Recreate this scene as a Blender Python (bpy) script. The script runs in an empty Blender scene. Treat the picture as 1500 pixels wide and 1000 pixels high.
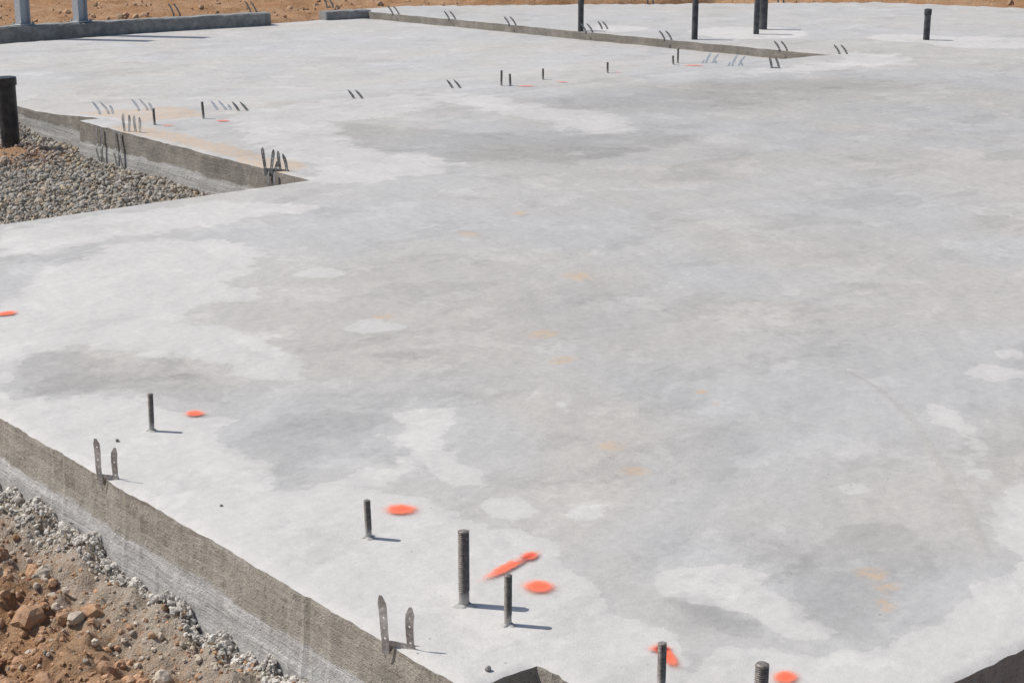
import bpy, bmesh, math, random
import numpy as np
from mathutils import Vector, Matrix
random.seed(7); rng=np.random.default_rng(7)
sc=bpy.context.scene
COL=sc.collection

# ------------------------------------------------------------ numpy noise
def _h(ix,iy,s):
    n=np.sin(ix*127.1+iy*311.7+s*74.7)*43758.5453
    return n-np.floor(n)
def vn(x,y,s=0.):
    ix=np.floor(x);iy=np.floor(y);fx=x-ix;fy=y-iy
    fx=fx*fx*(3-2*fx);fy=fy*fy*(3-2*fy)
    a=_h(ix,iy,s);b=_h(ix+1,iy,s);c=_h(ix,iy+1,s);d=_h(ix+1,iy+1,s)
    return a+(b-a)*fx+(c-a)*fy+(a-b-c+d)*fx*fy
def fbm(x,y,s=0.,o=4):
    t=0;a=.5;m=0
    for i in range(o):
        t=t+a*vn(x,y,s+i*3.1);m+=a;a*=.5;x=x*2.03+1.7;y=y*2.03+5.1
    return t/m
def sst(x,a,b):
    t=np.clip((x-a)/(b-a),0,1);return t*t*(3-2*t)
def sdpoly(x,y,poly):
    n=len(poly);d=np.full(x.shape,1e9);ins=np.zeros(x.shape,bool)
    for i in range(n):
        ax,ay=poly[i];bx,by=poly[(i+1)%n]
        ex,ey=bx-ax,by-ay;wx=x-ax;wy=y-ay
        t=np.clip((wx*ex+wy*ey)/(ex*ex+ey*ey+1e-12),0,1)
        d=np.minimum(d,np.hypot(wx-ex*t,wy-ey*t))
        c=((ay>y)!=(by>y))
        with np.errstate(divide='ignore',invalid='ignore'):
            xi=(bx-ax)*(y-ay)/((by-ay) if by!=ay else 1e-12)+ax
        ins^=c&(x<xi)
    return np.where(ins,d,-d)

# ------------------------------------------------------------ mesh helper
def mesh_obj(name,verts,faces,mats=(),fm=None,smooth=False,attr=None):
    me=bpy.data.meshes.new(name)
    verts=np.asarray(verts,dtype=np.float32);faces=np.asarray(faces,dtype=np.int32)
    nf,k=faces.shape
    me.vertices.add(len(verts));me.vertices.foreach_set('co',verts.ravel())
    me.loops.add(nf*k);me.loops.foreach_set('vertex_index',faces.ravel())
    me.polygons.add(nf)
    me.polygons.foreach_set('loop_start',np.arange(0,nf*k,k,dtype=np.int32))
    me.polygons.foreach_set('loop_total',np.full(nf,k,dtype=np.int32))
    for m in mats: me.materials.append(m)
    if fm is not None: me.polygons.foreach_set('material_index',np.asarray(fm,dtype=np.int32))
    me.polygons.foreach_set('use_smooth',np.full(nf,smooth,dtype=bool))
    me.update(calc_edges=True)
    if attr is not None:
        a=me.attributes.new('mask','FLOAT_COLOR','POINT')
        a.data.foreach_set('color',np.asarray(attr,dtype=np.float32).ravel())
    me.validate()
    o=bpy.data.objects.new(name,me);COL.objects.link(o)
    return o

# ------------------------------------------------------------ node helper
class N:
    def __init__(s,name):
        s.m=bpy.data.materials.new(name);s.m.use_nodes=True
        s.t=s.m.node_tree;s.b=s.t.nodes['Principled BSDF'];s.out=s.t.nodes['Material Output']
        s.b.inputs['Specular IOR Level'].default_value=.3
    def n(s,typ,**kw):
        x=s.t.nodes.new(typ)
        for k,v in kw.items(): setattr(x,k,v)
        return x
    def L(s,a,b): s.t.links.new(a,b)
    def val(s,inp,v):
        if hasattr(v,'is_output') or isinstance(v,bpy.types.NodeSocket): s.L(v,inp)
        else: inp.default_value=v
    def math(s,op,a,b=0.,c=None,clamp=False):
        x=s.n('ShaderNodeMath',operation=op);x.use_clamp=clamp
        s.val(x.inputs[0],a);s.val(x.inputs[1],b)
        if c is not None: s.val(x.inputs[2],c)
        return x.outputs[0]
    def mr(s,v,a,b,c=0.,d=1.):
        x=s.n('ShaderNodeMapRange',interpolation_type='SMOOTHSTEP')
        s.val(x.inputs['Value'],v)
        x.inputs['From Min'].default_value=a;x.inputs['From Max'].default_value=b
        x.inputs['To Min'].default_value=c;x.inputs['To Max'].default_value=d
        return x.outputs[0]
    def pos(s,scale=(1,1,1),rot=(0,0,0),obj=False):
        if obj: o=s.n('ShaderNodeTexCoord').outputs['Object']
        else: o=s.n('ShaderNodeNewGeometry').outputs['Position']
        if scale==(1,1,1) and rot==(0,0,0): return o
        mp=s.n('ShaderNodeMapping');mp.inputs['Scale'].default_value=scale;mp.inputs['Rotation'].default_value=rot
        s.L(o,mp.inputs['Vector']);return mp.outputs[0]
    def noise(s,vec,scale,detail=4,rough=.55,dist=0.):
        x=s.n('ShaderNodeTexNoise');s.L(vec,x.inputs['Vector'])
        x.inputs['Scale'].default_value=scale;x.inputs['Detail'].default_value=detail
        x.inputs['Roughness'].default_value=rough;x.inputs['Distortion'].default_value=dist
        return x.outputs['Fac']
    def mix(s,f,a,b,mode='MIX'):
        x=s.n('ShaderNodeMix',data_type='RGBA',blend_type=mode)
        s.val(x.inputs[0],f);s.val(x.inputs[6],a);s.val(x.inputs[7],b);return x.outputs[2]
    def bump(s,h,dist,strength=1.):
        x=s.n('ShaderNodeBump');x.inputs['Distance'].default_value=dist;x.inputs['Strength'].default_value=strength
        s.L(h,x.inputs['Height'])
        return x.outputs[0]
    def wsum(s,*prs):
        v=None
        for sock,w in prs:
            t=s.math('MULTIPLY',sock,w);v=t if v is None else s.math('ADD',v,t)
        return v
def rgb(r,g,b): return (r,g,b,1.)

# ------------------------------------------------------------ materials
def mat_slab():
    k=N('concrete_slab_top');p=k.pos()
    at=k.n('ShaderNodeAttribute',attribute_name='mask')
    sep=k.n('ShaderNodeSeparateColor');k.L(at.outputs['Color'],sep.inputs[0])
    R,G,B,A=sep.outputs[0],sep.outputs[1],sep.outputs[2],at.outputs['Alpha']
    ne=k.noise(p,5.0,8,.66,.25);ne2=k.noise(p,3.4,7,.68,.25)
    soft=k.noise(p,1.7,2)
    Lr=k.math('ADD',R,k.math('MULTIPLY',k.math('SUBTRACT',ne,.5),1.7))
    L=k.math('ADD',k.math('MULTIPLY',k.mr(Lr,.49,.56),.66),k.math('MULTIPLY',k.mr(Lr,.25,.95),.34))
    Dr=k.math('ADD',G,k.math('MULTIPLY',k.math('SUBTRACT',ne2,.5),1.8))
    D=k.math('ADD',k.math('MULTIPLY',k.mr(Dr,.48,.58),.5),k.math('MULTIPLY',k.mr(Dr,.15,1.0),.5))
    big=k.noise(p,.75,3,.55,.6)
    mid=k.noise(k.pos((1,1.4,1),(0,0,.5)),2.3,8,.70,.25)
    cr=k.mr(k.noise(p,2.6,8,.70,.2),.555,.585)
    dk=k.mr(k.noise(k.pos((1.0,1.5,1),(0,0,-.6)),1.6,8,.68,.3),.54,.60)
    # concentric sweeps left by the power trowel
    off=k.n('ShaderNodeVectorMath',operation='SUBTRACT');k.L(p,off.inputs[0]);off.inputs[1].default_value=(1.2,6.4,0)
    ln=k.n('ShaderNodeVectorMath',operation='LENGTH');k.L(off.outputs[0],ln.inputs[0])
    so_=k.n('ShaderNodeSeparateXYZ');k.L(off.outputs[0],so_.inputs[0])
    an=k.math('ARCTAN2',so_.outputs[1],so_.outputs[0])
    cv=k.n('ShaderNodeCombineXYZ');k.L(k.math('MULTIPLY',ln.outputs['Value'],13.),cv.inputs[0]);k.L(k.math('MULTIPLY',an,2.2),cv.inputs[1])
    sweep=k.noise(cv.outputs[0],1.,6,.72,.3)
    fine=k.noise(p,32,6,.80);grain=k.noise(p,260,2,.8)
    v=k.math('ADD',.404,k.wsum((L,.080),(D,-.064),(cr,.034),(dk,-.036)))
    for s_,a_ in ((big,.06),(mid,.12),(fine,.19),(grain,.17),(sweep,.075)):
        v=k.math('ADD',v,k.math('MULTIPLY',k.math('SUBTRACT',s_,.5),a_))
    v=k.math('ADD',v,k.math('MULTIPLY',k.math('SUBTRACT',A,.5),.22))
    tint=k.mix(k.mr(big,.38,.62),rgb(1.085,1.026,.945),rgb(1.042,1.014,.972))
    tint=k.mix(L,tint,rgb(1.07,1.025,.962))
    cc=k.n('ShaderNodeCombineColor')
    for i in range(3): k.L(v,cc.inputs[i])
    c=k.mix(1.,cc.outputs[0],tint,'MULTIPLY')
    rf=k.math('MULTIPLY',k.mr(k.math('MULTIPLY',B,k.math('ADD',.45,ne)),.42,.85),k.math('MULTIPLY',k.mr(fine,.38,.58),.65))
    c=k.mix(rf,c,rgb(.52,.35,.20))
    vo=k.n('ShaderNodeTexVoronoi');k.L(p,vo.inputs['Vector']);vo.inputs['Scale'].default_value=14
    sp=k.math('MULTIPLY',k.math('LESS_THAN',vo.outputs['Distance'],.045),k.math('GREATER_THAN',soft,.53))
    c=k.mix(k.math('MULTIPLY',sp,.6),c,rgb(.15,.13,.11))
    k.L(c,k.b.inputs['Base Color'])
    k.L(k.math('ADD',.62,k.math('MULTIPLY',mid,.25)),k.b.inputs['Roughness'])
    k.L(k.bump(k.wsum((grain,.16),(fine,.50),(k.noise(p,6,2,.6),2.6)),.0045,.9),k.b.inputs['Normal']);return k.m
def mat_side():
    k=N('formed_concrete_face');p=k.pos()
    s=k.n('ShaderNodeSeparateXYZ');k.L(p,s.inputs[0]);z=s.outputs[2];Y=s.outputs[1];
    wav=k.noise(k.pos((1,1,.6)),6,5,.65)
    low=k.mr(k.math('ADD',z,k.math('MULTIPLY',k.math('SUBTRACT',wav,.5),.06)),-.134,-.120,1.,0.)
    gr=k.noise(p,190,4,.8);gm=k.noise(p,34,5,.78)
    st=k.noise(k.pos((6,1.2,40)),1.8,6,.7,.4)
    up=k.mix(k.mr(k.noise(p,9,5,.7),.35,.68),rgb(.44,.395,.33),rgb(.31,.275,.225))
    lo=k.mix(k.mr(st,.30,.7),rgb(.40,.39,.37),rgb(.68,.67,.65))
    c=k.mix(low,up,lo)
    c=k.mix(k.mr(z,-.014,-.002,0,.5),c,rgb(.50,.48,.45))
    c=k.mix(k.mr(gr,.35,.7,.0,.5),c,rgb(.62,.58,.52))
    c=k.mix(k.math('MULTIPLY',k.mr(gm,.54,.66,0,.55),k.mr(low,0,1,1.,.55)),c,rgb(.15,.13,.11))
    far_dark=k.math('MULTIPLY',k.mr(Y,7.0,7.4),k.mr(wav,.3,.6,.55,1.))  # faces further along Y are darkened, in noisy patches
    c=k.mix(k.math('MULTIPLY',far_dark,k.mr(low,0.,1.,.62,.35)),c,rgb(.13,.115,.10))
    k.L(c,k.b.inputs['Base Color']);k.b.inputs['Roughness'].default_value=.95
    k.L(k.bump(k.wsum((gr,.35),(gm,.95),(st,.5)),.016,1.),k.b.inputs['Normal']);return k.m
def mat_soil():
    k=N('orange_soil');p=k.pos()
    n1=k.noise(p,2.2,4,.6,.5);n2=k.noise(p,26,6,.72);n3=k.noise(p,170,3,.7)
    c=k.mix(k.mr(n1,.35,.65),rgb(.40,.215,.105),rgb(.48,.30,.175))
    c=k.mix(k.mr(n2,.4,.75,0,.7),c,rgb(.26,.14,.075))
    c=k.mix(k.mr(n3,.5,.8,0,.5),c,rgb(.58,.42,.29))
    at=k.n('ShaderNodeAttribute',attribute_name='mask');sep=k.n('ShaderNodeSeparateColor');k.L(at.outputs['Color'],sep.inputs[0])
    gm=k.mr(k.math('ADD',sep.outputs[0],k.math('MULTIPLY',k.math('SUBTRACT',n2,.5),1.5)),.25,.85)
    gc=k.mix(n3,rgb(.32,.26,.20),rgb(.62,.53,.43))
    c=k.mix(gm,c,gc)
    k.L(c,k.b.inputs['Base Color']);k.b.inputs['Roughness'].default_value=1.;k.b.inputs['Specular IOR Level'].default_value=.1
    k.L(k.bump(k.wsum((n3,.25),(n2,1.)),.034,1.),k.b.inputs['Normal']);return k.m
def mat_stone(name,rough=.9,sc_=120):
    k=N(name);p=k.pos();at=k.n('ShaderNodeAttribute',attribute_name='mask')
    n=k.noise(p,sc_,4,.7)
    c=k.mix(k.mr(n,.3,.75,0,.4),at.outputs['Color'],k.mix(.5,at.outputs['Color'],rgb(.72,.66,.57)))
    k.L(c,k.b.inputs['Base Color']);k.b.inputs['Roughness'].default_value=rough;k.b.inputs['Specular IOR Level'].default_value=.15
    k.L(k.bump(n,.006,.9),k.b.inputs['Normal']);return k.m
def mat_bolt():
    k=N('threaded_steel');o=k.pos(obj=True);s=k.n('ShaderNodeSeparateXYZ');k.L(o,s.inputs[0])
    n=k.noise(k.pos(),130,4,.7)
    c=k.mix(k.mr(n,.35,.7),rgb(.13,.12,.11),rgb(.30,.26,.225))
    mo=k.mr(k.math('ADD',s.outputs[2],k.math('MULTIPLY',k.math('SUBTRACT',n,.5),.08)),.004,.040,.9,0.)
    c=k.mix(mo,c,rgb(.42,.40,.37))
    k.L(c,k.b.inputs['Base Color']);k.b.inputs['Metallic'].default_value=.15
    k.b.inputs['Roughness'].default_value=.48
    k.L(k.bump(n,.001,.6),k.b.inputs['Normal']);return k.m
def mat_galv(name,a,b,met=.3,ro=.5):
    k=N(name);n=k.noise(k.pos(),110,4,.7)
    k.L(k.mix(k.mr(n,.35,.68),a,b),k.b.inputs['Base Color'])
    k.b.inputs['Metallic'].default_value=met;k.b.inputs['Roughness'].default_value=ro
    k.L(k.bump(n,.001,.5),k.b.inputs['Normal']);return k.m
def mat_plain(name,a,b,rough,sc_=30,bd=.002):
    k=N(name);n=k.noise(k.pos(),sc_,5,.68)
    k.L(k.mix(k.mr(n,.35,.7),a,b),k.b.inputs['Base Color']);k.b.inputs['Roughness'].default_value=rough
    k.L(k.bump(n,bd,.7),k.b.inputs['Normal']);return k.m
def mat_paint():
    k=N('orange_marking_paint');o=k.pos(obj=True)
    ln=k.n('ShaderNodeVectorMath',operation='LENGTH');k.L(o,ln.inputs[0])
    n=k.noise(k.pos(),20,4,.65);g=k.noise(k.pos(),330,2,.75)
    r=k.math('ADD',ln.outputs['Value'],k.math('MULTIPLY',k.math('SUBTRACT',n,.5),.6))
    r=k.math('ADD',r,k.math('MULTIPLY',k.math('SUBTRACT',g,.5),.6))
    oi=k.n('ShaderNodeObjectInfo')
    a=k.math('ADD',k.mr(r,.40,.86,.62,0.),k.mr(r,.45,1.15,.26,0.))
    sp=k.n('ShaderNodeSeparateColor');k.L(oi.outputs['Color'],sp.inputs[0])
    a=k.math('MULTIPLY',a,sp.outputs[0])
    k.L(k.mix(k.mr(r,.2,.9),rgb(.88,.155,.075),rgb(.90,.27,.16)),k.b.inputs['Base Color'])
    k.b.inputs['Roughness'].default_value=.85;k.L(a,k.b.inputs['Alpha']);return k.m
def mat_film(name,col,mx,sc_=25):
    k=N(name);n=k.noise(k.pos(),sc_,5,.7,.5)
    k.b.inputs['Base Color'].default_value=col;k.b.inputs['Roughness'].default_value=.9
    at=k.n('ShaderNodeAttribute',attribute_name='mask');sep=k.n('ShaderNodeSeparateColor');k.L(at.outputs['Color'],sep.inputs[0])
    k.L(k.math('MULTIPLY',k.mr(k.math('MULTIPLY',sep.outputs[0],n),.10,.6),mx),k.b.inputs['Alpha']);return k.m
M_TOP=mat_slab();M_SIDE=mat_side();M_SOIL=mat_soil();M_GRAVEL=mat_stone('crushed_stone');M_CLOD=mat_stone('soil_clod',1.,90)
M_BOLT=mat_bolt();M_GALV=mat_galv('weathered_galvanized',rgb(.36,.335,.30),rgb(.60,.57,.53),.1,.6)
M_GALVF=mat_galv('dark_galvanized',rgb(.16,.155,.15),rgb(.34,.33,.315))
M_GALVW=mat_galv('white_glare_galvanized',rgb(.74,.75,.76),rgb(.88,.88,.88),.0,.35)  # near-white straps, with the glare put into the base colour
M_POST=mat_galv('post_steel',rgb(.34,.36,.38),rgb(.50,.52,.54),.1,.5)
M_ABS=mat_plain('black_abs_plastic',rgb(.018,.018,.02),rgb(.055,.052,.05),.42,18,.0005)
M_PIPEG=mat_plain('dusty_black_pipe',rgb(.035,.036,.04),rgb(.10,.10,.105),.5,18,.0005)
M_CURB=mat_plain('curb_concrete',rgb(.19,.185,.175),rgb(.31,.30,.28),.95,14,.006)
M_PAINT=mat_paint();M_SCR=mat_film('trowel_residue',rgb(.60,.565,.51),.34,5);M_JNT=mat_film('saw_cut_joint',rgb(.22,.22,.22),.5)

# ------------------------------------------------------------ slab masks (metres, slab axes)
L20=[(4.91,7.87),(5.25,8.79),(5.54,9.43),(7.00,9.43),(6.84,8.93),(6.22,8.68),(5.81,8.67),(5.44,7.85),(5.61,7.33),(4.91,7.34)]
LIGHT=[
 [(2.42,5.78),(2.79,6.22),(3.20,6.50),(3.46,6.45),(3.78,6.09),(3.67,5.86),(3.27,5.67),(3.32,5.42),(3.22,5.30),(3.02,5.35),(2.88,5.21),(2.97,5.03),(2.96,4.70),(2.79,4.40),(2.69,4.48),(2.65,4.76),(2.57,5.03),(2.45,5.18),(2.31,5.20),(2.15,5.07),(2.06,4.96),(2.0,5.6)],
 [(2.82,3.93),(2.96,3.85),(2.87,3.72),(2.74,3.60),(2.71,3.38),(2.66,3.34),(2.60,3.41),(2.63,3.58),(2.63,3.80),(2.74,3.79)],
 [(2.38,3.52),(2.46,3.59),(2.64,3.61),(2.58,3.48),(2.49,3.39),(2.41,3.46)],
 [(4.13,2.87),(4.04,2.74),(3.91,2.58),(3.76,2.50),(3.77,2.56),(3.93,2.71),(4.03,2.82)],
 [(3.70,2.38),(3.88,2.33),(3.37,2.00),(3.38,2.20),(3.53,2.31)],
 [(2.55,2.53),(2.68,2.57),(2.79,2.50),(2.79,2.40),(2.74,2.27),(2.64,2.13),(2.58,2.17),(2.59,2.26),(2.58,2.36),(2.50,2.48)],
 [(7.00,9.43),(7.25,9.00),(7.29,8.35),(7.33,7.74),(7.12,7.22),(6.92,7.13),(6.76,7.36),(6.85,7.97),(6.86,8.52),(6.84,8.93)],
 [(4.14,7.15),(4.54,7.16),(4.90,6.85),(5.28,6.90),(5.56,7.10),(5.61,7.33),(5.30,7.40),(4.91,7.34),(4.75,7.27)],
 L20,
 [(10.63,8.67),(11.10,8.99),(11.28,8.71),(11.17,8.32),(10.82,8.16),(10.44,8.37),(9.93,8.42),(9.47,8.55),(9.85,8.75)],
 [(2.98,7.03),(4.10,7.08),(4.31,6.69),(4.05,6.51),(3.58,6.61),(3.23,6.56),(2.79,6.60)],
]
MARG=[[(2.27,2.16),(2.37,2.36),(2.38,2.53),(2.54,2.85),(2.55,3.01),(2.47,3.07),(2.54,3.19),(2.48,3.37),(2.36,3.51),(2.21,3.60),(2.26,3.75),(2.33,3.99),(2.44,4.20),(2.29,4.50),(2.10,4.75),(2.06,4.96),(2.0,6.5),(1.7,6.5),(1.7,1.97),(2.07,1.9)],
 [(2.27,2.16),(2.43,2.23),(2.57,2.07),(2.74,2.01),(3.00,2.06),(3.27,2.08),(3.47,2.06),(4.2,2.0),(4.2,1.6),(2.07,1.6)]]
DARK=[
 [(2.20,5.14),(2.31,5.20),(2.55,4.99),(2.63,4.67),(2.56,4.40),(2.49,4.33),(2.32,4.56),(2.18,4.77),(2.16,4.97)],
 [(2.36,4.03),(2.54,4.12),(2.76,4.02),(2.77,3.89),(2.60,3.76),(2.64,3.61),(2.57,3.56),(2.49,3.70),(2.27,3.71),(2.28,3.91)],
 [(2.97,2.47),(3.20,2.48),(3.28,2.40),(3.25,2.27),(3.13,2.17),(2.95,2.12),(2.82,2.13),(2.78,2.07),(2.68,2.04),(2.65,2.13),(2.74,2.27),(2.84,2.40)],
 [(2.53,2.45),(2.58,2.36),(2.57,2.24),(2.54,2.17),(2.48,2.29),(2.47,2.39)],
 [(5.81,8.67),(6.19,8.01),(6.57,7.52),(7.21,7.14),(6.93,6.75),(6.05,6.64),(5.58,7.16),(5.54,7.48),(5.38,7.90)],
 [(3.08,4.52),(3.24,4.42),(3.26,4.28),(3.12,4.33)],
]
SOFTD=[([(3.92,4.71),(4.35,4.77),(4.49,4.50),(3.86,4.05),(3.59,4.17),(3.66,4.44)],.12,.25),
 ([(7.29,8.55),(8.50,8.63),(9.33,8.42),(10.0,7.71),(9.72,7.37),(8.43,7.60),(7.60,7.71),(7.36,8.09)],.28,.35),
 ([(2.52,4.22),(4.43,5.99),(5.79,6.11),(7.23,4.90),(4.53,2.89),(2.96,2.61),(3.04,3.47),(2.86,4.02)],.08,.5),
 ([(5.2,7.0),(7.2,8.6),(10.2,8.2),(12.5,6.2),(9,5.2),(6.2,5.9)],.16,.6),
 (L20,.16,.3)]
ELL=[(2.78,2.99,.064),(2.62,3.16,.080),(3.44,2.67,.055),(3.27,3.79,.04),(3.27,3.64,.045),(3.35,4.73,.09),(3.64,5.47,.09),(4.23,6.59,.1),(4.54,2.99,.08),(4.76,3.07,.06),(12.62,8.77,.5),(11.69,10.57,.55),(11.0,11.6,.3),(12.4,9.4,.35)]
RUST=[(4.53,5.68,.14),(4.38,4.81,.17),(3.74,4.27,.10),(3.70,3.49,.05),(3.68,3.35,.045),(3.55,3.98,.07),(3.11,3.30,.085),(3.02,3.12,.08),(3.02,2.28,.08),(2.97,2.20,.07),(2.90,2.15,.05),(3.43,4.81,.07),(4.95,5.9,.10),(5.2,9.9,.35)]
TAN=[[(4.70,9.4),(4.92,9.4),(4.92,7.5),(4.70,7.4)],[(4.95,10.4),(5.5,10.1),(5.4,9.4),(4.9,9.4)]]
def masks(x,y):
    wx=x+(fbm(x*3,y*3,1.)-.5)*.16;wy=y+(fbm(x*3,y*3,9.)-.5)*.16
    dist=np.hypot(x,y);wl=np.clip(.038*dist,.15,.45)
    R=np.zeros(x.shape);G=R.copy();B=R.copy();A=R+.5
    for p in LIGHT+MARG: R=np.maximum(R,np.clip(.52+sdpoly(wx,wy,p)/wl,0,1.))
    for cx,cy,r in ELL: R=np.maximum(R,np.clip(.5+(r-np.hypot(wx-cx,wy-cy))/.12,0,.95))
    for p in DARK: G=np.maximum(G,np.clip(.5+sdpoly(wx,wy,p)/(wl*1.3),0,1))
    for p,s,w in SOFTD: A=A-s*sst(sdpoly(wx,wy,p),-w,w)
    for cx,cy,r in RUST: B=np.maximum(B,np.clip(1.1-np.hypot(wx-cx,wy-cy)/r,0,1))
    for p in TAN: B=np.maximum(B,np.clip(.6+sdpoly(wx,wy,p)/.1,0,1))
    A=A+.10*sst(y,9.2,9.8)*(1-sst(x,10.2,10.7))
    A=A+.06*sst(x,10.6,12)*sst(y,8.5,10)
    return np.stack([R,G,B,np.clip(A,0,1)],1)

# ------------------------------------------------------------ slab geometry
def lines(keys,steps):
    out=[keys[0]]
    for a,b,s in zip(keys[:-1],keys[1:],steps):
        n=max(1,int(round((b-a)/s)));out+=list(np.linspace(a,b,n+1)[1:])
    return np.array(out)
UL=lines([1.92,2.10,4.70,4.87,8.0,10.5,19.],[.0225,.026,.03,.05,.09,.11])
VL=lines([1.82,2.42,7.19,9.0,9.75,14.7,16.],[.016,.018,.05,.06,.09,.1])
def stepu(v): return 10.27+(14.47-v)*.12
def warp(u,v):
    w=np.clip(1-np.abs(u-10.5)/2.,0,1)*sst(v,6.6,8.4)
    return u+(stepu(v)-10.5)*w
UU,VV=np.meshgrid(UL,VL,indexing='ij')
cu=(UL[:-1]+UL[1:])/2;cv=(VL[:-1]+VL[1:])/2
CU,CV=np.meshgrid(cu,cv,indexing='ij')
foot=(CU>1.92)&(CV>1.82)
foot&=~((CU<2.10)&(CV<2.42))
foot&=~((CU<4.70)&(CV>7.19))
foot&=~((CU<4.87)&(CV>9.75))
gar=foot&(CU>4.87)&(CU<10.5)&(CV>9.0)&(CV<14.7)
wu=warp(CU,CV)
back=(CV<14.77-np.clip(wu-11,0,99)*.711)&(wu<15.08+(11.87-CV)*.42)
main=foot&~gar&back&~((CU<10.5)&(CV>9.75)&(CU>4.87))
def build_slab(mask,zf,name):
    nu,nv=UU.shape
    used=np.zeros((nu,nv),bool)
    used[:-1,:-1]|=mask;used[1:,:-1]|=mask;used[:-1,1:]|=mask;used[1:,1:]|=mask
    full=np.zeros((nu,nv),bool)
    full[1:-1,1:-1]=mask[:-1,:-1]&mask[1:,:-1]&mask[:-1,1:]&mask[1:,1:]
    bnd=used&~full
    idx=-np.ones((nu,nv),int);idx[used]=np.arange(used.sum())
    X=warp(UU,VV);Y=VV.copy()
    jit=bnd&(UU<5.2)
    chip=lambda a,b,s:(fbm(a*7,b*7,s,3)-.5)*.010+(fbm(a*45,b*45,s+2,3)-.5)*.012
    X=X+np.where(jit,chip(VV+UU*.2,UU,3.),0);Y=Y+np.where(jit,chip(VV,UU,5.),0)
    Z=zf(UU,VV)+(fbm(UU*1.3,VV*1.3,2.,3)-.5)*.006
    Z=Z-np.where(bnd,.001+.009*fbm(UU*30,VV*30,8.,3),0)
    V=[np.stack([X[used],Y[used],Z[used]],1)]
    i,j=np.nonzero(mask)
    F=[np.stack([idx[i,j],idx[i+1,j],idx[i+1,j+1],idx[i,j+1]],1)];FM=[np.zeros(len(i),int)]
    n=used.sum()
    pad=np.pad(mask,1)
    prof=[(.012,.001),(.05,.003),(.09,.005),(.125,.008),(.150,.014),(.18,.018),(.24,.022),(.40,.030)]
    for (di,dj) in ((-1,0),(1,0),(0,-1),(0,1)):
        m=mask&~pad[1+di:pad.shape[0]-1+di,1+dj:pad.shape[1]-1+dj]
        i,j=np.nonzero(m)
        if len(i)==0: continue
        if di==-1: a=(i,j+1);b=(i,j)
        if di==1: a=(i+1,j);b=(i+1,j+1)
        if dj==-1: a=(i,j);b=(i+1,j)
        if dj==1: a=(i+1,j+1);b=(i,j+1)
        ax,ay,az=X[a],Y[a],Z[a];bx,by,bz=X[b],Y[b],Z[b]
        pa=np.stack([ax,ay,az],1);pb=np.stack([bx,by,bz],1)
        for (dz,off) in prof:
            na=pa.copy();nb=pb.copy()
            for q,(qx,qy,qz) in ((na,(ax,ay,az)),(nb,(bx,by,bz))):
                w=off+(fbm(qx*9+qy*9+dz*20,qy*2-qx*2+dz*30,4.,4)-.5)*.012
                q[:,0]=qx+di*w;q[:,1]=qy+dj*w;q[:,2]=qz-dz
            V+= [pa,pb,nb,na];k=len(i)
            F.append(np.stack([n+np.arange(k),n+3*k+np.arange(k),n+2*k+np.arange(k),n+k+np.arange(k)],1))
            FM.append(np.ones(k,int));n+=4*k;pa,pb=na,nb
    V=np.concatenate(V);F=np.concatenate(F);FM=np.concatenate(FM)
    o=mesh_obj(name,V,F,[M_TOP,M_SIDE],FM,True,masks(V[:,0],V[:,1]))
    return o
def zmain(u,v): return 0*u
def zgar(u,v):
    st=9.5-.5*sst(u,8.8,10.2);wd=1.3-.95*sst(u,9.3,10.3)
    return -.07*sst((v-st)/wd,0,1)-.0005
build_slab(main,zmain,'concrete_slab')
build_slab(gar,zgar,'garage_slab')

# ------------------------------------------------------------ ground
def growth(a,s,end):
    out=[a];
    while abs(out[-1])<end and len(out)<90:
        s*=1.28;out.append(out[-1]+s)
    return out
def axis(lo,hi,fl,fh):
    mid=lines([lo,fl,fh,hi],[.12,.0105,.07])
    r=growth(hi,.12,2500)[1:]
    l=[];x=lo;s=.14
    while x>-2500: s*=1.28;x-=s;l.append(x)
    return np.concatenate([np.array(l[::-1]),mid,np.array(r)])
GU=axis(-2.,19.,1.0,1.97);GV=axis(-1.,22.,2.2,5.0)
gu,gv=np.meshgrid(GU,GV,indexing='ij')
MX,MY=4.28,10.0
def ground_z(u,v,rough=True):
    inside=(sst(u,1.93,2.02)*sst(v,1.84,1.95))*(1-((u<4.8)&(v>7.1)))*(v<14.78)*(1-sst(u,15.3,16.))
    z=-.27+0*u
    z=z+.03*sst(u,1.70,1.9)*(v<7.2)-.06*sst(-u,-1.65,-1.2)*(v<7.2)
    notch=(u<4.9)&(v>=7.1)
    zn=-.235+.13*sst(v,10.3,11.4)
    z=np.where(notch,zn,z)
    far=np.maximum(sst(v,14.5,15.2),sst(u,15.2,16.4))
    z=z+(-.07-z)*far
    if rough:
        nr=((u<2.)&(v<7.2))|far.astype(bool)
        lump=np.abs(fbm(u*11,v*11,12.,4)-.5)*2
        z=z+(fbm(u*5,v*5,1.,3)-.5)*.09*(nr)+(fbm(u*20,v*20,6.,4)-.5)*.075*nr+(.5-lump)*.045*nr*(1-far)
        z=z+np.where(~nr,(fbm(u*6,v*6,1.,3)-.5)*.02,0)
        z=z+far*(fbm(u*.25,v*.25,3.,3)-.5)*.12*sst(np.hypot(u,v),20,40)
        md=np.exp(-((u-MX)**2+(v-MY)**2)/.12)*notch;z=z+md*(.05+.07*(fbm(u*9,v*9,2.)-.5))
    return np.where(inside>.5,-.33,z)
gz=ground_z(gu,gv)
nu,nv=gu.shape;ii=np.arange(nu*nv).reshape(nu,nv)
GF=np.stack([ii[:-1,:-1].ravel(),ii[1:,:-1].ravel(),ii[1:,1:].ravel(),ii[:-1,1:].ravel()],1)
gmk=np.zeros((nu*nv,4));uu=gu.ravel();vv=gv.ravel()
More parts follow.
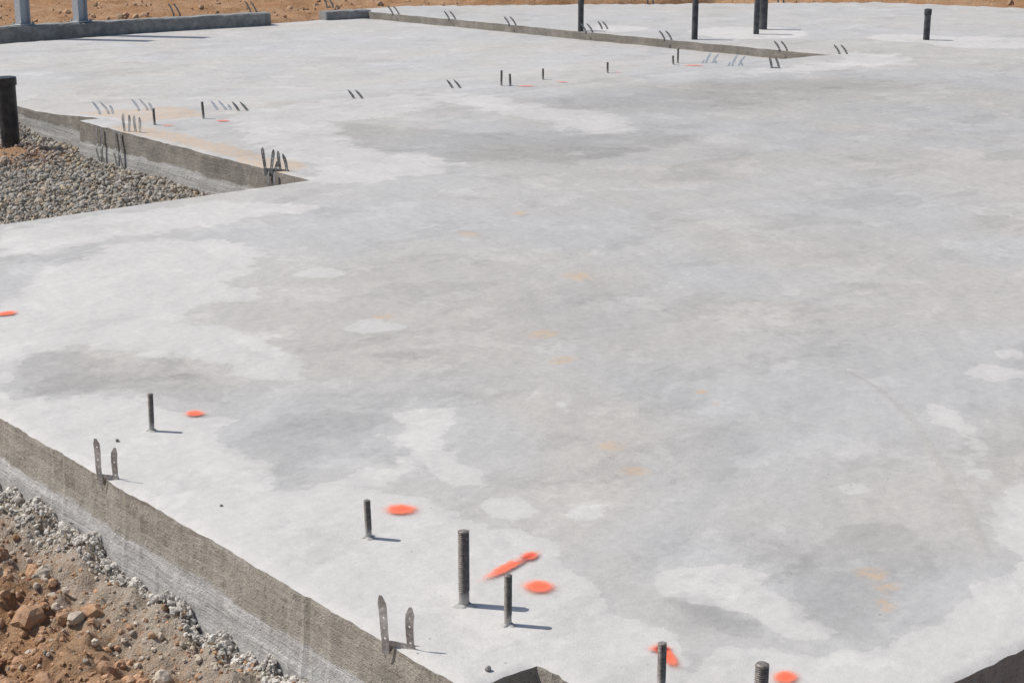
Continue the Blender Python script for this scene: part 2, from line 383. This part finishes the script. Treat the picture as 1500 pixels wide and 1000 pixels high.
gmk[:,0]=np.clip(1.0-(1.90-uu)/.42,0,1)*(vv<7.3)*(uu<2.1)
ngt=((uu<4.9)&(vv>7.1)&(vv<11.8)&(uu>1.))
redd=np.exp(-((uu-MX)**2/.14+(vv-MY)**2/.10))
gmk[:,0]=np.where(ngt,np.clip(.9-2.2*redd,0,1),gmk[:,0])
mesh_obj('ground',np.stack([uu,vv,gz.ravel()],1),GF,[M_SOIL],None,True,gmk)

# ------------------------------------------------------------ stones
def ico(sub):
    bm=bmesh.new();bmesh.ops.create_icosphere(bm,subdivisions=sub,radius=1.)
    v=np.array([x.co[:] for x in bm.verts]);f=np.array([[q.index for q in x.verts] for x in bm.faces]);bm.free();return v,f
def scatter(name,cx,cy,cz,r,cols,mat,sub=1,jit=.25,flat=(.6,1.),smooth=False):
    bv,bf=ico(sub);n=len(cx);nb=len(bv)
    q=rng.normal(size=(n,4));q/=np.linalg.norm(q,axis=1)[:,None];w,x,y,z=q.T
    Rm=np.stack([1-2*(y*y+z*z),2*(x*y-z*w),2*(x*z+y*w),2*(x*y+z*w),1-2*(x*x+z*z),2*(y*z-x*w),2*(x*z-y*w),2*(y*z+x*w),1-2*(x*x+y*y)],1).reshape(n,3,3)
    s=rng.uniform(flat[0],flat[1],size=(n,1,3))
    P=bv[None]*(1+rng.uniform(-jit,jit,size=(n,nb,1)))*s*r[:,None,None]
    P=np.einsum('nij,nkj->nki',Rm,P)+np.stack([cx,cy,cz],1)[:,None,:]
    F=bf[None]+(np.arange(n)*nb)[:,None,None]
    C=np.ones((n,nb,4));C[:,:,:3]=cols[:,None,:]
    return mesh_obj(name,P.reshape(-1,3),F.reshape(-1,3),[mat],None,smooth,C.reshape(-1,4))
n=46000
gx=rng.uniform(2.2,4.88,n);gy=rng.uniform(7.16,11.9,n)
red=np.exp(-((gx-MX)**2/.12+(gy-MY)**2/.085))
keep=(rng.random(n)>red*1.05)&((gx<4.70)|(gy>9.75))&(rng.random(n)<np.where(gx<2.9,.4,1))
gx=gx[keep];gy=gy[keep];red=red[keep][:,None];n=len(gx)
gr_=np.clip(rng.lognormal(math.log(.0105),.38,n),.005,.026)
gzz=ground_z(gx,gy)+gr_*.3+rng.random(n)**2*.018*(1-red[:,0])
t=rng.random((n,1));base=np.where(t<.55,np.array([[.37,.34,.29]]),np.where(t<.80,np.array([[.26,.235,.195]]),np.array([[.43,.34,.24]])))
base=base*(1-.6*red)+np.array([[.38,.21,.12]])*.6*red
cols=base*rng.uniform(.70,1.28,(n,1))
scatter('gravel_bed',gx,gy,gzz,gr_,cols,M_GRAVEL,1,.28,(.6,1.05))
n=9000
cx=rng.uniform(.9,1.885,n);cy=rng.uniform(2.1,5.4,n)
cr_=np.clip(rng.lognormal(math.log(.0052),.75,n),.0018,.046);cr_=np.where((cx>1.74)&(cr_>.012),.006,cr_)
cz=ground_z(cx,cy)+cr_*.1
wall=np.clip((cx-1.55)/.35,0,1)[:,None]
c1=np.array([[.42,.235,.125]]);c2=np.array([[.50,.42,.33]])
pick=(rng.random((n,1))<wall*.85+.04);cols=np.where(pick,c2,c1)*rng.uniform(.65,1.25,(n,1))
scatter('soil_clods',cx,cy,cz,cr_,cols,M_CLOD,2,.20,(.55,1.))
n=11000
cy=rng.uniform(2.2,6,n);wob=(fbm(cy*6,cy*0+2,7.)-.35)*.11
cx=1.897-np.abs(rng.normal(0,.010,n))-rng.random(n)**1.5*np.clip(wob+.03,.008,.1);cr_=np.clip(rng.lognormal(math.log(.0027),.65,n),.0010,.013)
scatter('concrete_crumbs',cx,cy,ground_z(cx,cy)+cr_*.3+.022*sst(fbm(cy*9,cx*9,3.),.35,.7)*(cx>1.85),cr_,np.array([[.62,.58,.52]])*rng.uniform(.6,1.15,(n,1)),M_CLOD,1,.28,(.5,1.))
n=5000
th=rng.random(n);cx=rng.uniform(3,20,n);cy=rng.uniform(9,24,n)
kp=((cy>15)|(cx>16.2)|((cx<4.8)&(cy>12)))|((cy>15.2-(cx-11)*.7)&(cx>11));cx=cx[kp];cy=cy[kp];n=len(cx)
cr_=np.clip(rng.lognormal(math.log(.018),.5,n),.006,.07)
scatter('distant_clods',cx,cy,ground_z(cx,cy)+cr_*.2,cr_,np.array([[.42,.26,.15]])*rng.uniform(.6,1.25,(n,1)),M_CLOD,1,.25,(.5,1.))

# ------------------------------------------------------------ bolts
M_COLLAR=mat_plain('mortar',rgb(.37,.36,.33),rgb(.46,.44,.41),.95,80,.001)
def bolt(x,y,z,r,h,lean=(0,0),pitch=.0030,name='anchor_bolt'):
    seg=20;rings=[]
    sm=h*.16
    rings.append((-.03,r*.93));rings.append((sm,r*.93))
    zz=sm
    while zz<h-.004:
        rings.append((zz+pitch*.10,r*.80));rings.append((zz+pitch*.5,r));rings.append((zz+pitch*.62,r));zz+=pitch
    rings.append((h-.002,r*.9));rings.append((h,r*.72));rings.append((h+.0003,.0001))
    V=[];F=[]
    for a,(zz,rr) in enumerate(rings):
        for i in range(seg):
            t=2*math.pi*i/seg;hz=zz+(pitch*(i/seg) if 2<=a<len(rings)-4 else 0)
            V.append((rr*math.cos(t)+lean[0]*max(zz,0),rr*math.sin(t)+lean[1]*max(zz,0),hz))
    for a in range(len(rings)-1):
        for i in range(seg):
            j=(i+1)%seg;F.append((a*seg+i,a*seg+j,(a+1)*seg+j,(a+1)*seg+i))
    b0=len(V);prof=[(r*.9,.004),(r*1.15,.003),(r*1.5,.001),(r*2.0,-.003)]
    for rr,zz in prof:
        for i in range(seg):
            t=2*math.pi*i/seg;k=1+.25*math.sin(3*t+x*40)+.15*math.sin(5*t+y*30)
            V.append((rr*k*math.cos(t),rr*k*math.sin(t),zz))
    for a in range(len(prof)-1):
        for i in range(seg):
            j=(i+1)%seg;F.append((b0+a*seg+i,b0+(a+1)*seg+i,b0+(a+1)*seg+j,b0+a*seg+j))
    nc=(len(prof)-1)*seg
    fm=[0]*(len(F)-nc)+[1]*nc
    o=mesh_obj(name,V,F,[M_BOLT,M_COLLAR],fm,False);o.location=(x,y,z);return o
bolt(2.20,4.24,0,.0082,.112,(.02,.0));bolt(2.22,3.19,0,.0085,.098,(-.03,0))
bolt(2.16,2.74,0,.0128,.176,pitch=.0046);bolt(2.17,2.60,0,.0088,.117,(.0,-.01))
bolt(2.21,2.17,0,.0090,.105);bolt(2.315,2.00,0,.0140,.092,pitch=.0046)
for (x,y,h) in ((4.96,9.28,.10),(5.31,9.30,.105),(7.68,9.27,.11),(7.73,9.23,.085),(8.12,9.33,.08),(8.74,9.31,.08),(9.47,9.35,.07),(9.56,9.39,.115)):
    bolt(x,y,0,.0085,h,(random.uniform(-.08,.08),0))

# ------------------------------------------------------------ straps
def strap(x,y,z,ang,prongs,mat,foot=True,name='foundation_strap'):
    bm=bmesh.new();ca,sa=math.cos(ang),math.sin(ang)
    for (off,H,la,lo) in prongs:
        nc=max(4,int(round(H/.0185)));cl=(H+.02)/nc
        for c in range(nc):
            s0=-.02+c*cl;s1=s0+cl
            last=c==nc-1
            wd=lambda s:.0082+.0020*max(0,s)/H
            w0=wd(s0);w1=wd(s1) if not last else .003
            hole=not last and c>0
            hr=.0028 if c%2 else .0018
            outer=[(w0,s0),((w0+w1)/2,(s0+s1)/2),(w1,s1),(0,s1),(-w1,s1),(-(w0+w1)/2,(s0+s1)/2),(-w0,s0),(0,s0)]
            def P(w,s):
                t=max(0,s)/H;bend=t**1.25
                l=off+w+la*bend;o=lo*bend+.003*math.sin(t*5+off*80)
                return (x+ca*l-sa*o,y+sa*l+ca*o,z+s*(1-.1*bend))
            ov=[bm.verts.new(P(*q)) for q in outer]
            if hole:
                mid=(s0+s1)/2
                an=[-45,0,45,90,135,180,225,270]
                iv=[bm.verts.new(P(hr*math.cos(math.radians(a)),mid+hr*math.sin(math.radians(a)))) for a in an]
                for k in range(8): bm.faces.new((ov[k],ov[(k+1)%8],iv[(k+1)%8],iv[k]))
            else: bm.faces.new(ov)
    if foot:
        o0=min(p[0] for p in prongs)-.010;o1=max(p[0] for p in prongs)+.010
        rows=[(.004,.008),(.004,-.002),(.010,-.012),(.010,-.035)]
        pv=None
        for b,c in rows:
            cur=[bm.verts.new((x+ca*a-sa*b,y+sa*a+ca*b,z+c)) for a in (o0,(o0+o1)/2,o1)]
            if pv:
                for q in (0,1): bm.faces.new((pv[q],pv[q+1],cur[q+1],cur[q]))
            pv=cur
    bmesh.ops.remove_doubles(bm,verts=bm.verts,dist=.0003)
    me=bpy.data.meshes.new(name);bm.to_mesh(me);bm.free();me.materials.append(mat)
    o=bpy.data.objects.new(name,me);COL.objects.link(o)
    md=o.modifiers.new('thickness','SOLIDIFY');md.thickness=.0016;md.offset=0
    return o
AV=math.radians(-90)
strap(1.925,3.965,0,AV+.5,[(-.030,.122,-.004,-.006),(.016,.105,.014,-.010)],M_GALV)
strap(1.925,2.665,0,AV+.5,[(-.030,.120,-.014,.004),(.026,.108,.004,-.006)],M_GALV)
strap(4.73,9.13,0,AV+.4,[(-.06,.115,0,0),(-.02,.11,.005,0),(.025,.11,-.005,0),(.06,.10,.0,0)],M_GALV,False)
strap(4.70,7.52,0,AV+.5,[(-.06,.13,-.01,0),(-.02,.12,.01,.01),(.03,.115,-.01,0),(.07,.10,-.02,0),(.0,.07,.03,0)],M_GALVF)
VA=math.radians(-40)
for (x,y,m) in ((5.25,9.95,M_GALVW),(5.60,9.55,M_GALVW),(5.68,9.42,M_GALVF),(6.56,9.40,M_GALVF),(7.38,9.38,M_GALVF),(5.0,10.0,M_GALVW)):
    strap(x,y,-.01,VA,[(-.035,.075,-.045,0),(.02,.075,-.05,0),(.05,.05,-.02,0)][:3 if m is M_GALVW else 2],m,False)
for (x,y) in ((9.75,9.23),(9.80,9.0)):
    strap(x,y,-.005,VA,[(-.03,.10,.04,0),(.02,.09,.05,0),(.05,.05,-.02,0),(-.06,.04,.02,0)],M_GALVW,False)
strap(9.91,8.70,0,VA,[(-.025,.09,-.02,0),(.03,.09,-.03,0)],M_GALVF)
for v in (14.1,13.3,12.5,11.55,10.65,9.45,8.95):
    strap(stepu(v)+(.0 if v>9 else .1),v,0,VA,[(-.04,.085,-.05,0),(.02,.085,-.055,0)],M_GALVF,False)
strap(10.9,11.65,0,VA,[(-.03,.08,-.04,0),(.02,.08,-.05,0)],M_GALVF,False)
for (x,y) in ((9.0,14.68),(9.95,14.75),(8.3,14.95),(13.2,13.4),(14.4,12.6)):
    strap(x,y,.05 if y>14 else 0,VA,[(-.03,.12,-.05,0),(.03,.12,-.06,0)],M_GALVF,False)
def wall_strip(y,dy,L,u=4.70):
    V=[];F=[];nseg=8
    for i in range(nseg+1):
        t=i/nseg;zz=-.004-L*t;uo=u-.014-.010*math.sin(t*3)-(.016 if -zz>.12 else 0);yy=y+dy*t
        V+=[(uo,yy-.010,zz),(uo,yy+.010,zz)]
    for i in range(nseg): F.append((2*i,2*i+2,2*i+3,2*i+1))
    o=mesh_obj('strap_shadow_and_tail',V,F,[M_GALVF]);md=o.modifiers.new('t','SOLIDIFY');md.thickness=.002
for y in (9.50,9.44,9.27,9.20): wall_strip(y,-.05,.21)  # dark strips modelled in place of the strap shadows on the wall
for y in (7.56,7.50): wall_strip(y,-.02,.13)

# ------------------------------------------------------------ pipes
def lathe(name,prof,x,y,z,mat,seg=40,lean=(0,0)):
    V=[];F=[]
    for (r,zz) in prof:
        for i in range(seg):
            t=2*math.pi*i/seg;V.append((r*math.cos(t)+lean[0]*zz,r*math.sin(t)+lean[1]*zz,zz))
    for a in range(len(prof)-1):
        for i in range(seg):
            j=(i+1)%seg;F.append((a*seg+i,a*seg+j,(a+1)*seg+j,(a+1)*seg+i))
    o=mesh_obj(name,V,F,[mat],None,True);o.location=(x,y,z)
    md=o.modifiers.new('e','EDGE_SPLIT');md.split_angle=math.radians(35);return o
def pipe(x,y,z,r,h,cap=True,name='plumbing_stub_pipe',lean=(0,0),mat=None):
    pr=[(r,-.15),(r,h-.05)]
    if cap: pr+=[(r*1.13,h-.05),(r*1.15,h-.046),(r*1.15,h-.004),(r*1.10,h),(r*.5,h+.004),(.0005,h+.005)]
    else: pr+=[(r,h),(r*.86,h),(r*.86,h-.10),(.0005,h-.10)]
    return lathe(name,pr,x,y,z,mat or M_PIPEG,40,lean)
pipe(4.44,10.20,-.22,.057,.46,True,mat=M_ABS)
pipe(10.63,11.69,0,.026,.285);pipe(10.89,10.50,0,.027,.42,False);pipe(11.64,10.46,0,.026,.40,False)
pipe(12.00,10.70,0,.036,.42,False);pipe(12.40,9.17,0,.028,.265)

# ------------------------------------------------------------ curbs
def curb(x0,y0,x1,y1,z0,h,w,name='concrete_curb'):
    d=np.array([x1-x0,y1-y0]);Ln=np.linalg.norm(d);d/=Ln;nrm=np.array([-d[1],d[0]])
    ns=int(Ln/.06)+1;prof=[(0,-.3),(0,h*.5),(.003,h-.012),(.012,h),(w-.012,h),(w,h-.012),(w,-.3)]
    V=[];F=[]
    for i in range(ns+1):
        c=np.array([x0,y0])+d*Ln*i/ns
        for (o_,zz) in prof:
            p=c+nrm*(o_+random.uniform(-.004,.004));V.append((p[0],p[1],z0+zz+random.uniform(-.004,.004)))
    k=len(prof)
    for i in range(ns):
        for a in range(k-1): F.append((i*k+a,(i+1)*k+a,(i+1)*k+a+1,i*k+a+1))
    me_o=mesh_obj(name,V,F,[M_CURB],None,False)
    bm=bmesh.new();bm.from_mesh(me_o.data);bm.verts.ensure_lookup_table()
    bm.faces.new([bm.verts[a] for a in range(k)]);bm.faces.new([bm.verts[ns*k+a] for a in range(k)][::-1])
    bmesh.ops.recalc_face_normals(bm,faces=bm.faces);bm.to_mesh(me_o.data);bm.free();return me_o
curb(3.6,15.3,9.10,14.53,-.07,.12,.17)
curb(9.80,14.60,10.30,14.52,-.07,.08,.17)

# ------------------------------------------------------------ steel posts on the curb
def post(x,y,z,h):
    root=bpy.data.objects.new('steel_post',None);COL.objects.link(root);root.location=(x,y,z)
    def bx(n,cx,cy,cz,sx,sy,sz):
        bm=bmesh.new();bmesh.ops.create_cube(bm,size=1.)
        for v in bm.verts: v.co=Vector((cx+v.co.x*sx,cy+v.co.y*sy,cz+v.co.z*sz))
        bmesh.ops.bevel(bm,geom=bm.edges[:],offset=.002,segments=1,affect='EDGES')
        me=bpy.data.meshes.new(n);bm.to_mesh(me);bm.free();me.materials.append(M_POST if 'nut' not in n else M_BOLT)
        o=bpy.data.objects.new(n,me);COL.objects.link(o);o.parent=root
    bx('base_plate',0,0,.005,.16,.13,.01)
    bx('web',0,.0,.01+h/2,.10,.006,h);bx('flange_1',-.053,0,.01+h/2,.006,.08,h);bx('flange_2',.053,0,.01+h/2,.006,.08,h)
    for i,(a,b) in enumerate(((-.07,.05),(.07,.05),(-.07,-.05),(.07,-.05))): bx('nut_%d'%i,a,b,.018,.018,.018,.014)
    root.rotation_euler=(0,0,.25)
post(6.73,14.97,.052,1.5);post(7.26,14.89,.052,1.5)

# ------------------------------------------------------------ paint marks
def mark(x,y,rx,ry,ang,z=.0045,op=1.,name='orange_paint_mark'):
    seg=32
    bm=bmesh.new();vs=[bm.verts.new((math.cos(2*math.pi*i/seg)*1.45,math.sin(2*math.pi*i/seg)*1.45,0)) for i in range(seg)];bm.faces.new(vs)
    me=bpy.data.meshes.new(name);bm.to_mesh(me);bm.free();me.materials.append(M_PAINT)
    o=bpy.data.objects.new(name,me);COL.objects.link(o);o.location=(x,y,z);o.scale=(rx,ry,1);o.rotation_euler=(0,0,ang);o.color=(op,op,op,1)
RT=math.radians(-40)
mark(2.37,4.29,.035,.042,.4);mark(2.385,3.28,.047,.055,.8)
mark(2.365,2.83,.120,.024,math.atan2(.04,.19));mark(2.44,2.845,.036,.026,.3)
mark(2.345,2.70,.046,.048,0);mark(2.325,2.27,.070,.022,math.atan2(.10,.05));mark(2.335,2.30,.03,.024,RT)
mark(2.44,2.045,.042,.034,0);mark(2.42,5.72,.05,.040,0)
for (x,y,s,op) in ((9.53,9.19,.10,.6),(7.79,9.13,.08,.6),(8.13,9.13,.06,.6),(8.80,9.26,.05,.45),(5.34,9.12,.058,.9),(4.99,9.18,.05,.6)): mark(x,y,s,s*.5,RT,.006,op)

# ------------------------------------------------------------ ribbons
def ribbon(name,pts,w,mat,z=.0045):
    P=[];
    for a,b in zip(pts[:-1],pts[1:]):
        for t in np.linspace(0,1,12,endpoint=False): P.append((a[0]+(b[0]-a[0])*t,a[1]+(b[1]-a[1])*t))
    P.append(pts[-1]);P=np.array(P);T=np.gradient(P,axis=0);T/=np.linalg.norm(T,axis=1)[:,None];Nn=np.stack([-T[:,1],T[:,0]],1)
    V=[];F=[];C=[]
    for i,(p,nn) in enumerate(zip(P,Nn)):
        e=min(1.,i/12.,(len(P)-1-i)/12.)
        for k,m in ((-1,0),(0,1),(1,0)):
            V.append((p[0]+nn[0]*w*k,p[1]+nn[1]*w*k,z));C.append((m*e,m*e,m*e,1))
    for i in range(len(P)-1):
        for a in (0,1): F.append((i*3+a,i*3+3+a,i*3+4+a,i*3+1+a))
    return mesh_obj(name,V,F,[mat],None,True,C)
def smoothp(pts,n=2):
    for _ in range(n):
        o=[pts[0]]
        for a,b in zip(pts[:-1],pts[1:]): o+=[(a[0]*.75+b[0]*.25,a[1]*.75+b[1]*.25),(a[0]*.25+b[0]*.75,a[1]*.25+b[1]*.75)]
        o.append(pts[-1]);pts=o
    return pts
arc=smoothp([(4.21,3.34),(4.08,3.03),(3.62,2.50),(3.26,2.13)])
ribbon('trowel_ridge',arc,.026,M_SCR,.0055)
ribbon('slab_joint',[(6.08,14.05),(8.92,12.42)],.018,M_JNT,-.062)
for (x,y,r) in ((2.08,4.22,.006),(2.00,2.46,.008),(2.05,3.6,.004)):
    scatter('mortar_lump',np.array([x]),np.array([y]),np.array([r*.5]),np.array([r]),np.array([[.22,.21,.2]]),M_CLOD,2,.12,(.8,1.))

# ------------------------------------------------------------ light, sky, camera
el=math.radians(53);sd=Vector((-.63*math.cos(el),.777*math.cos(el),math.sin(el))).normalized()
sl=bpy.data.lights.new('sun','SUN');sl.energy=4.2;sl.angle=math.radians(.53);sl.color=(1.,.965,.915)
so=bpy.data.objects.new('sun',sl);COL.objects.link(so);so.rotation_euler=sd.to_track_quat('Z','Y').to_euler()
w=bpy.data.worlds.new('World');sc.world=w;w.use_nodes=True
sk=w.node_tree.nodes.new('ShaderNodeTexSky');sk.sky_type='NISHITA';sk.sun_disc=False
sk.sun_elevation=el;sk.sun_rotation=math.atan2(sd.x,sd.y);sk.dust_density=1.5
bg=w.node_tree.nodes['Background'];w.node_tree.links.new(sk.outputs[0],bg.inputs[0]);bg.inputs[1].default_value=.11
sc.view_settings.view_transform='Standard';sc.view_settings.look='None';sc.view_settings.exposure=0
cd=bpy.data.cameras.new('camera');cd.lens=60;cd.sensor_width=36;cd.clip_start=.05;cd.clip_end=6000
co=bpy.data.objects.new('camera',cd);COL.objects.link(co);co.location=(0,0,1.62)
co.rotation_euler=(math.radians(90)-math.atan(.29),0,math.radians(-40));sc.camera=co
